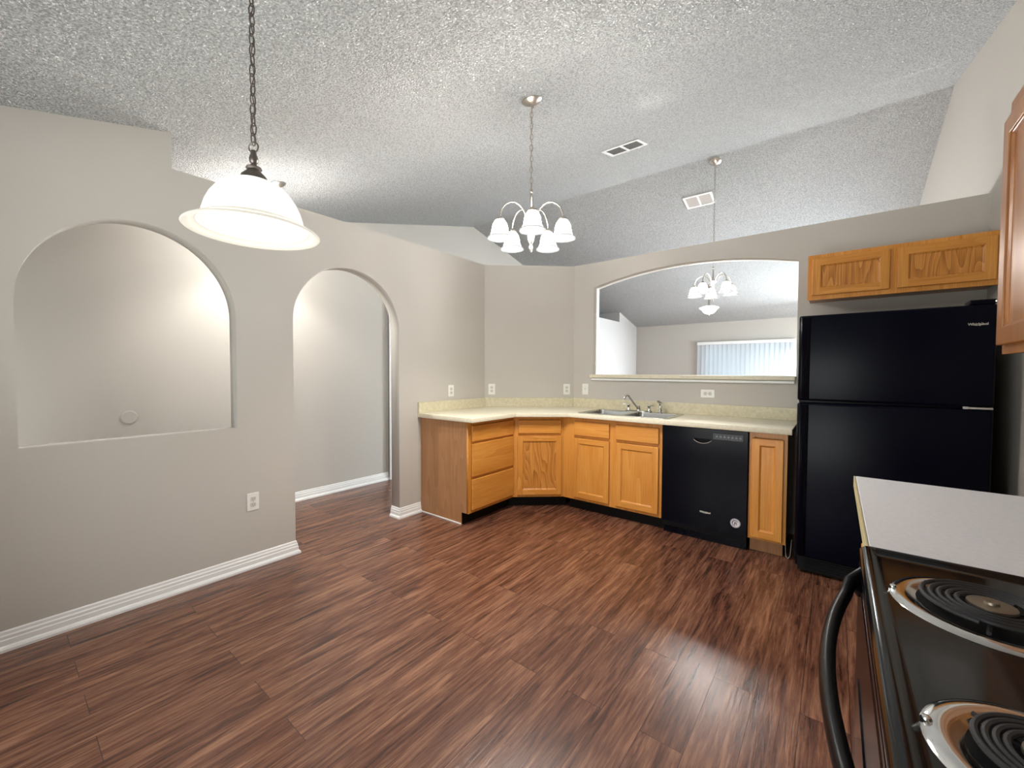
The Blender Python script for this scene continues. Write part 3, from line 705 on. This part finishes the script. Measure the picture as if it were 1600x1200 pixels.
# ------------------------------------------------------------------ wall cabinets
uc = thing('fridge_top_cabinet', 'low two-door oak wall cabinet hung over the refrigerator', 'cabinet', (.28, 3.8, 1.82))
UY = 3.66
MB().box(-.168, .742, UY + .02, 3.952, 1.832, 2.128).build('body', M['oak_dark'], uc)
MB().box(-.168, .742, UY + .02, UY + .034, 1.815, 1.832).build('light_rail', M['oak_dark'], uc)
sheet('face_frame', M['oak_v'], R4(-.172, .746, 1.815, 2.132), [R4(-.135, .255, 1.852, 2.09), R4(.312, .715, 1.852, 2.09)], .02, lambda u, v, w: (u, UY + .01 + w, v), uc)
for x0, x1 in ((-.146, .264), (.302, .728)):
    shaker(uc, 'door', x1 - x0, .258, rail=.05, basis=lambda u, v, w, x0=x0: (x0 + u, UY - w, 1.845 + v), panel_mat='oak_panel')

rc = thing('upper_cabinet', 'reddish oak wall cabinet on the right wall above the stove-side counter', 'cabinet', (.58, 1.6, 1.36))
CX = .41; CY0, CY1 = 1.215, 1.972
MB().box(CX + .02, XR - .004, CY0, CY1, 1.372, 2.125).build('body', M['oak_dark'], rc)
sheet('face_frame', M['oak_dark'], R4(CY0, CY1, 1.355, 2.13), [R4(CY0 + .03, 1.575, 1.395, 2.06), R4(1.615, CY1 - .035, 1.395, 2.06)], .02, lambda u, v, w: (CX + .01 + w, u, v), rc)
for y0, y1 in ((1.232, 1.580), (1.605, 1.948)):
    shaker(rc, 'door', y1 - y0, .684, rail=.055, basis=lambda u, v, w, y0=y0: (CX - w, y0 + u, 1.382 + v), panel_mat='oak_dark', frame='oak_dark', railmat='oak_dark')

# ------------------------------------------------------------------ stove-side counter
sc_ = thing('counter_cabinet', 'oak base cabinet under the pale grey counter between stove and refrigerator', 'cabinet', (.4, 1.56, 0))
MB().box(.125, XR - .004, 1.172, 1.955, .105, .875).build('body', M['oak_side'], sc_)
sheet('face_frame', M['oak_v'], R4(1.172, 1.955, .105, .875), [R4(1.21, 1.92, .708, .845), R4(1.21, 1.92, .13, .685)], .02, lambda u, v, w: (.115 + w, u, v), sc_)
slab_front(sc_, 'drawer', .73, .132, lambda u, v, w: (.105 - w, 1.2 + u, .708 + v))
for y0 in (1.2, 1.57):
    shaker(sc_, 'door', .36, .553, rail=.05, basis=lambda u, v, w, y0=y0: (.105 - w, y0 + u, .131 + v))
MB().box(.16, .175, 1.18, 1.95, 0, .105).build('toe_kick', M['toe'], sc_)
wt = thing('worktop', 'short pale grey laminate counter slab between the stove and the refrigerator', 'countertop', (.4, 1.57, .876))
MB().box(.0665, XR - .002, 1.170, 1.972, .8765, .914, .002).build('slab', M['lam_white'], wt)
MB().box(.0610, .0660, 1.170, 1.972, .8760, .9135, .001).build('edge_band', M['lam_edge'], wt, label='yellowed edge strip')

# ------------------------------------------------------------------ stove
sv = thing('stove', 'black electric coil stove with a bowed oven handle beside the pale grey counter', 'stove', (.38, .785, 0))
VY0, VY1 = .405, 1.163
MB().box(.075, .74, VY0 + .004, VY1 - .004, .03, .895).build('body', M['black'], sv)
# cooktop with raised rolled edge
mb = MB()
TZ = .921
o0 = (.052, .705, VY0, VY1)
def ringpts(x0, x1, y0, y1, r, z, n=5): return [(x, y, z) for x, y in rrect(x0, x1, y0, y1, r, n)]
prof = ((0.0, .893), (-.004, .905), (-.003, .916), (.004, .924), (.010, .925), (.016, .922), (.022, .917), (.030, .9165), (.040, .9165))
rings = []
for ins, z in prof:
    rings.append([mb.bm.verts.new(p) for p in ringpts(o0[0] + ins, o0[1] - ins, o0[2] + ins, o0[3] - ins, max(.012 - ins * .1, .004), z)])
n = len(rings[0])
for r0, r1 in zip(rings, rings[1:]):
    for i in range(n):
        j = (i + 1) % n; mb.bm.faces.new((r0[i], r0[j], r1[j], r1[i]))
mb.bm.faces.new(rings[-1]); mb.bm.faces.new(rings[0][::-1])
ck = mb.build('cooktop', M['enamel'], sv, 0.9)
def burner(cx, cy, R, turns):
    b = MB()
    b.lathe([(R + .012, .9168), (R + .009, .9195), (R + .003, .9215), (R - .004, .922), (R - .016, .9195), (R - .022, .9170)], 56, Matrix.Translation((cx, cy, 0)))
    bo = b.build('burner', M['chrome'], sv, SM)
    b = MB(); b.lathe([(R - .022, .9172), (R - .03, .9171), (.0, .9171)], 48, Matrix.Translation((cx, cy, 0))); b.build('drip_bowl', M['rubber'], bo)
    b = MB(); pts = []; N = int(40 * turns); r_in, r_out = .034, R - .026
    for i in range(N + 1):
        a = 2 * PI * turns * i / N; r = r_in + (r_out - r_in) * i / N
        pts.append((cx + r * math.cos(a + .6), cy + r * math.sin(a + .6), .9315))
    b.tube(pts, .0034, 8, flat=.9, upv=(0, 0, 1)); b.build('coil', M['coil'], bo, SM)
    b = MB()
    for k in range(3):
        a = 2 * PI * k / 3 + .3; ca, sa = math.cos(a), math.sin(a)
        MB().tube([(cx + .02 * ca, cy + .02 * sa, .924), (cx + (R - .016) * ca, cy + (R - .016) * sa, .924)], .003, 6).build('support', M['coil'], bo)
    b = MB(); b.lathe([(.028, .930), (.0275, .9335), (.02, .9345), (.009, .9345), (.008, .938), (0, .938)], 28, Matrix.Translation((cx, cy, 0))); b.build('medallion', M['medal'], bo, SM)
    b = MB(); b.lathe([(0, .9255), (.004, .9245), (.0055, .921), (.0055, .9165), (0, .9165)], 12, Matrix.Translation((cx - R - .006, cy + .01, 0))); b.build('clip', M['chrome'], bo, SM)
burner(.200, .962, .107, 4.6); burner(.177, .608, .086, 3.6); burner(.50, .945, .086, 3.6); burner(.50, .62, .107, 4.6)
od = MB().box(.048, .078, VY0 + .004, VY1 - .004, .20, .868, .006).build('oven_door', M['black'], sv)
MB().box(.0455, .0475, VY0 + .13, VY1 - .13, .40, .70).build('oven_window', M['enamel'], od)
MB().box(.050, .075, VY0 + .006, VY1 - .006, .03, .19, .006).build('storage_drawer', M['black'], sv)
MB().box(.049, .074, VY0 + .004, VY1 - .004, .871, .892, .004).build('front_rail', M['black'], sv)
mb = MB(); hpts = []; rad = []
for i in range(41):
    d_ = -.318 + .636 * i / 40; a = abs(d_)
    x = -.0005 + .40 * d_ * d_ + max(0, a - .285) * .55; z = .856 + max(0, a - .25) * .40
    hpts.append((x, .785 + d_, z)); rad.append(.0105 + max(0, a - .27) * .05)
mb.tube(hpts, rad, 14, flat=1.25, upv=(0, 0, 1))
for s in (-1, 1):
    y = .785 + .308 * s
    mb.tube([(.036, y + .004 * s, .872), (.042, y - .004 * s, .862), (.055, y - .012 * s, .852)], [.010, .012, .015], 12)
mb.build('handle', M['handle'], sv, SM)
mb = MB().prism([(.690, .90), (.742, .90), (.742, 1.09), (.722, 1.10), (.700, 1.05)], VY0, VY1, axis='y')
bg_ = mb.build('backguard', M['black'], sv)
for i, y in enumerate((.47, .56, 1.0, 1.09)):
    MB().lathe([(0, 0), (.022, 0), (.02, .018), (0, .02)], 18, Matrix.Translation((.706, y, 1.02)) @ Matrix.Rotation(-PI / 2, 4, 'Y')).build('knob', M['rubber'], bg_)

# ------------------------------------------------------------------ lamps
def chain(parent, x, y, z0, z1, mat, pitch=.034, wd=.019, r=.0021):
    b = MB(); n = max(2, int(round((z1 - z0) / pitch))); p = (z1 - z0) / n
    for i in range(n):
        zc = z0 + (i + .5) * p
        b.link((x + .0012 * math.sin(i * 1.7), y, zc), p + 4.4 * r, wd, r, (0.5 if i % 2 else 0.5 + PI / 2) + .15 * math.sin(i))
    # lamp cord woven through the links
    b.tube([(x + .004 * math.sin(i * .9), y + .004 * math.cos(i * .9), z0 + (z1 - z0) * i / (n * 2)) for i in range(n * 2 + 1)], .0018, 6)
    return b.build('chain', mat, parent, SM)
def slope_mat(x, y, z, s): # a canopy lying on the sloped ceiling
    return Matrix.Translation((x, y, z)) @ Matrix.Rotation(math.atan(s), 4, 'X')
def point_light(parent, loc, watts, rad=.03):
    d = bpy.data.lights.new('lamp_light', 'POINT'); d.energy = watts; d.color = LAMP_COL; d.shadow_soft_size = rad
    o = bpy.data.objects.new('lamp_light', d); COL.objects.link(o)
    o.parent = parent; o.location = Vector(loc) - parent.location if parent.location.length else loc
    return o
CANOPY = [(0, 0), (.066, 0), (.066, -.004), (.060, -.010), (.045, -.020), (.022, -.028), (.010, -.032), (.007, -.044), (0, -.046)]

def chandelier(label, x, y, zhub, rot, power):
    t_ = thing('chandelier', label, 'chandelier', (x, y, zhub), 0, 'five-shade nickel chandeliers')
    zc = ceil_z(y); s = SL if y < YR else -SL
    MB().lathe(CANOPY, 32, slope_mat(x, y, zc, s)).build('canopy', M['nickel'], t_, SM)
    chain(t_, x, y, zhub + .165, zc - .04, M['nickel'])
    b = MB()
    b.lathe([(0, .165), (.006, .164), (.010, .158), (.012, .150), (.010, .142), (.007, .138), (.0075, .132), (.0085, .05), (.0085, .012), (.02, .008), (.028, .0), (.028, -.018), (.018, -.03), (.013, -.06), (.018, -.10), (.022, -.13), (.016, -.165), (.006, -.19), (.012, -.205), (.010, -.222), (.003, -.238), (0, -.242)], 24, Matrix.Translation((x, y, zhub)))
    b.build('column', M['nickel'], t_, SM)
    for k in range(5):
        a = rot + 2 * PI * k / 5; ca, sa = math.cos(a), math.sin(a)
        P = lambda r, z: (x + r * ca, y + r * sa, zhub + z)
        b = MB()
        prof = [(.018, -.024), (.034, -.012), (.045, .012), (.060, .036), (.082, .056), (.110, .066), (.140, .064), (.168, .050), (.190, .025), (.203, -.006), (.207, -.036)]
        b.tube([P(*p) for p in prof], .0046, 8); arm = b.build('arm', M['nickel'], t_, SM)
        b = MB(); b.lathe([(0, -.030), (.010, -.032), (.014, -.040), (.024, -.044), (.030, -.050), (.030, -.058), (.026, -.062), (0, -.062)], 20, Matrix.Translation(P(.207, 0))); b.build('socket_cup', M['nickel'], arm, SM)
        b = MB()
        shp = [(.026, -.058), (.034, -.066), (.043, -.080), (.049, -.100), (.052, -.122), (.056, -.140), (.063, -.152)]
        b.lathe([(r, z) for r, z in shp] + [(r - .003, z) for r, z in shp[::-1]], 28, Matrix.Translation(P(.207, 0)))
        sh = b.build('shade', M['shade'], t_, SM)
        b = MB(); b.lathe([(.063, -.152), (.071, -.160), (.078, -.166), (.080, -.171), (.077, -.172), (.068, -.164), (.060, -.153)], 28, Matrix.Translation(P(.207, 0))); b.build('rim', M['rim'], sh, SM)
        b = MB(); b.lathe([(0, -.062), (.013, -.066), (.015, -.08), (.027, -.105), (.028, -.12), (.020, -.136), (0, -.145)], 18, Matrix.Translation(P(.207, 0))); b.build('bulb', M['bulb'], sh, SM)
        pl = P(.207, -.116); point_light(t_, pl, power, .02)
    return t_
cdir = math.atan2(-2.163, 1.553)     # towards the camera
chandelier('lit five-shade nickel chandelier hanging inside the kitchen in front of the corner wall', -1.553, 2.165, 2.298, cdir + .04, PW_CHAND)
chandelier('lit five-shade nickel chandelier hanging beyond the pass-through opening', -1.152, 5.27, 2.37, YAW - .05, PW_CHAND)

# dining pendant (bell shade)
def pendant(label, x, y, z, power, mshade, mrim, lightz, sc=1.0, metal='bronze'):
    t_ = thing('pendant_lamp', label, 'pendant lamp', (x, y, z), 0)
    zc = ceil_z(y)
    MB().lathe(CANOPY, 32, slope_mat(x, y, zc, SL)).build('canopy', M['nickel'], t_, SM)
    T = Matrix.Translation((x, y, z)) @ Matrix.Scale(sc, 4)
    cp_ = [(0, .262), (.008, .262), (.009, .252), (.012, .246), (.014, .238), (.012, .230), (.008, .226), (.009, .220), (.022, .216), (.024, .212), (.020, .208), (.022, .204), (.036, .192), (.043, .180), (.044, .172), (0, .172)]
    b = MB(); b.lathe([(r * 1.1, .172 + (z_ - .172) * 1.3) for r, z_ in cp_], 28, T)
    b.build('shade_cap', M[metal], t_, SM)
    b = MB()
    ring = [(x + .015 * math.cos(a), y + .008 * math.cos(a), z + .301 * sc + .017 * math.sin(a)) for a in [2 * PI * i / 20 for i in range(20)]]
    b.tube(ring, .0024, 6, closed=True); b.build('loop_ring', M[metal], t_, SM)
    chain(t_, x, y, z + .312 * sc, zc - .04, M[metal], .031, .0185, .0021)
    dome = [(.040, .179), (.068, .172), (.095, .157), (.118, .135), (.137, .107), (.150, .078), (.158, .050), (.163, .028)]
    b = MB(); b.lathe(dome + [(r - .004, zz - .001) for r, zz in dome[::-1]], 56, T)
    sh = b.build('shade', mshade, t_, SM)
    b = MB(); b.lathe([(.163, .028), (.166, .024), (.172, .024), (.175, .019), (.195, .010), (.208, .002), (.214, -.001), (.216, -.005), (.212, -.008), (.203, -.006), (.190, .000), (.178, .010), (.174, .010), (.168, .016), (.162, .018), (.159, .027)], 64, T)
    b.build('rim', mrim, sh, SM)
    b = MB(); b.lathe([(0, .172), (.014, .168), (.016, .14), (.030, .105), (.031, .085), (.022, .065), (0, .055)], 20, T); b.build('bulb', M['bulb'], t_, SM)
    point_light(t_, (x, y, z + lightz), power, .03)
    return t_
pendant('lit white bell-shaped glass pendant on a dark chain, hanging before the wall openings', -1.510, .549, 1.753, PW_PEND, M['pshade'], M['prim'], .032, .9)
pendant('pendant lamp over the hall, only its nickel canopy showing above the wall', -3.69, 1.515, 2.38, PW_HALL, M['shade'], M['rim'], .11, .8, 'nickel')
# ceiling bowl light far in the living room
bx_, by_ = -1.918, 8.5; zc = ceil_z(by_)
t_ = thing('bowl_light', 'frosted flared glass bowl light on a tapered stem, far end of the living room', 'ceiling light', (bx_, by_, zc - .5))
MB().lathe([(0, 0), (.06, 0), (.058, -.012), (.03, -.028), (0, -.03)], 28, slope_mat(bx_, by_, zc, -SL)).build('canopy', M['nickel'], t_, SM)
MB().lathe([(0, -.02), (.03, -.025), (.038, -.06), (.034, -.12), (.022, -.22), (.018, -.34), (.030, -.37), (.055, -.385), (0, -.40)], 24, Matrix.Translation((bx_, by_, zc))).build('stem', M['nickel'], t_, SM)
bo = [(.09, -.385), (.13, -.40), (.172, -.415), (.176, -.422), (.15, -.44), (.125, -.47), (.10, -.505), (.06, -.53), (.0, -.54)]
sh = MB().lathe(bo, 40, Matrix.Translation((bx_, by_, zc))).build('shade', M['bowlglass'], t_, SM)
MB().lathe([(0, -.535), (.012, -.54), (.010, -.552), (0, -.562)], 14, Matrix.Translation((bx_, by_, zc))).build('finial', M['nickel'], sh, SM)
point_light(t_, (bx_, by_, zc - .62), PW_BOWL, .05)

# ------------------------------------------------------------------ ceiling vents
def vent(label, x0, x1, y0, y1, mat):
    xc, yc = (x0 + x1) / 2, (y0 + y1) / 2; zc_ = ceil_z(yc); s = SL if yc < YR else -SL
    t_ = thing('air_vent', label, 'vent', (xc, yc, zc_), 0, 'rectangular two-panel ceiling vents')
    Mx = slope_mat(xc, yc, zc_, s); w, h = (x1 - x0) / 2, (y1 - y0) / 2 / math.cos(math.atan(s))
    gx = .022
    fr_ = sheet('frame', M['white'], [(-w, -h), (w, -h), (w, h), (-w, h)], [[(-w + .028, -h + .03), (-w + .028, h - .03), (-gx / 2, h - .03), (-gx / 2, -h + .03)], [(gx / 2, -h + .03), (gx / 2, h - .03), (w - .028, h - .03), (w - .028, -h + .03)]], .008, lambda u, v, q: Mx @ Vector((u, v, q - .005)), t_)
    for a, b_ in ((-w + .028, -gx / 2), (gx / 2, w - .028)):
        b = MB(); n = 8
        for i in range(n):
            v0 = -h + .03 + (2 * h - .06) * i / n; dv = (2 * h - .06) / n
            b.quad([Mx @ Vector((a, v0, -.001)), Mx @ Vector((b_, v0, -.001)), Mx @ Vector((b_, v0 + dv * .8, -.006)), Mx @ Vector((a, v0 + dv * .8, -.006))])
        b.box(a, b_, -h + .03, h - .03, -.0012, -.0004, mat=Mx)
        b.build('louver_panel', mat, t_)
vent('white-framed ceiling vent with dark louvers on the kitchen side of the ridge', -1.79, -1.43, 3.625, 3.875, M['vent_dark'])
vent('pale ceiling vent with light louvers beyond the ridge, crossed by a lamp chain', -1.66, -1.30, 5.775, 6.03, M['vent_grey'])

# ------------------------------------------------------------------ outlets and switch
def plate(name, label, cat, c, ang, kind='outlet', horiz=False, group=None):
    """cover plate on a wall; ang turns the plate's outward normal (from -y) about z"""
    Mx = Matrix.Translation(c) @ Matrix.Rotation(ang, 4, 'Z') @ (Matrix.Rotation(PI / 2, 4, 'Y') if horiz else Matrix.Identity(4))
    t_ = thing(name, label, cat, c, 0, group)
    b = MB().box(-.036, .036, -.006, 0, -.058, .058, .003, 2, Mx); b.build('plate', M['plastic'], t_)
    if kind == 'outlet':
        for s in (-1, 1):
            b = MB(); b.prism([(x, z + s * .0195) for x, z in rrect(-.0165, .0165, -.0145, .0145, .010)], -.0085, -.005, axis='y')
            for v in b.bm.verts: v.co = Mx @ v.co
            r_ = b.build('receptacle', M['sock'], t_)
            b = MB()
            for x, hh in ((-.006, .0045), (.006, .0035)): b.box(x - .0012, x + .0012, -.0092, -.008, s * .0195 + .002 - hh, s * .0195 + .002 + hh, mat=Mx)
            b.lathe([(0, 0), (.0024, 0), (.0024, .001), (0, .001)], 10, Mx @ Matrix.Translation((0, -.0082, s * .0195 - .008)) @ Matrix.Rotation(PI / 2, 4, 'X'))
            b.build('slots', M['slot'], r_)
        b = MB(); b.lathe([(0, 0), (.003, 0), (.002, .001), (0, .0012)], 10, Mx @ Matrix.Translation((0, -.006, 0)) @ Matrix.Rotation(PI / 2, 4, 'X')); b.build('screw', M['nickel'], t_)
    else:
        b = MB(); b.box(-.005, .005, -.014, -.005, -.006, .012, .002, 2, Mx); b.build('toggle', M['sock'], t_)
        for s in (-1, 1):
            b = MB(); b.lathe([(0, 0), (.003, 0), (.002, .001), (0, .0012)], 10, Mx @ Matrix.Translation((0, -.006, s * .03)) @ Matrix.Rotation(PI / 2, 4, 'X')); b.build('screw', M['nickel'], t_)
    return t_
G = 'white wall outlets'
plate('wall_outlet', 'white duplex outlet low on the left wall above the baseboard', 'outlet', (XL, 1.05, .437), PI / 2, group=G)
plate('wall_outlet', 'white upright outlet over the worktop, nearest the arched doorway', 'outlet', (XL, 2.818, 1.103), PI / 2, group=G)
da = math.atan2(ed.y, ed.x)
plate('wall_outlet', 'white upright outlet at the left side of the diagonal corner wall', 'outlet', (-2.987 + ed.x * .078, 3.315 + ed.y * .078, 1.104), da, group=G)
plate('wall_outlet', 'white upright outlet at the right side of the diagonal corner wall, beside the switch', 'outlet', (-2.987 + ed.x * .897, 3.315 + ed.y * .897, 1.105), da, group=G)
plate('light_switch', 'white toggle switch plate on the pass-through wall left of the sink', 'switch', (-2.108, YP, 1.110), 0, 'switch')
plate('wall_outlet', 'white outlet mounted sideways under the pass-through ledge', 'outlet', (-.891, YP, 1.105), 0, horiz=True, group=G)
bt = thing('blank_cover', 'round blank cover plate painted like the hall wall, seen through the arched niche', 'cover plate', (XH, .644, .94))
MB().lathe([(0, .008), (.043, .008), (.049, .005), (.05, 0), (0, 0)], 36, Matrix.Translation((XH, .644, .94)) @ Matrix.Rotation(PI / 2, 4, 'Y')).build('plate', M['paint'], bt, 0.3)

# ------------------------------------------------------------------ vertical blind
vb = thing('vertical_blind', 'closed white vertical blind over the sliding door at the far living room wall', 'blind', ((BX0 + BX1) / 2, YF - .06, 0))
MB().box(BX0 - .02, BX1 + .01, YF - .10, YF - .005, 1.935, 2.0, .006).build('headrail', M['white'], vb)
nv = 21; vw = .101
proto = None
for i in range(nv):
    x = BX0 + .03 + (BX1 - BX0 - .06) * i / (nv - 1)
    b = MB(); a = .36
    pts = []
    for k in range(5):
        u = (k / 4 - .5) * vw; sag = .006 * (1 - (2 * k / 4 - 1) ** 2)
        pts.append((x + u * math.cos(a) + sag * math.sin(a), YF - .055 + u * math.sin(a) - sag * math.cos(a)))
    lo = [b.bm.verts.new((p[0], p[1], .03)) for p in pts]; hi = [b.bm.verts.new((p[0], p[1], 1.935)) for p in pts]
    for k in range(4): b.bm.faces.new((lo[k], lo[k + 1], hi[k + 1], hi[k]))
    b.build('vane', M['blind'], vb, SM)
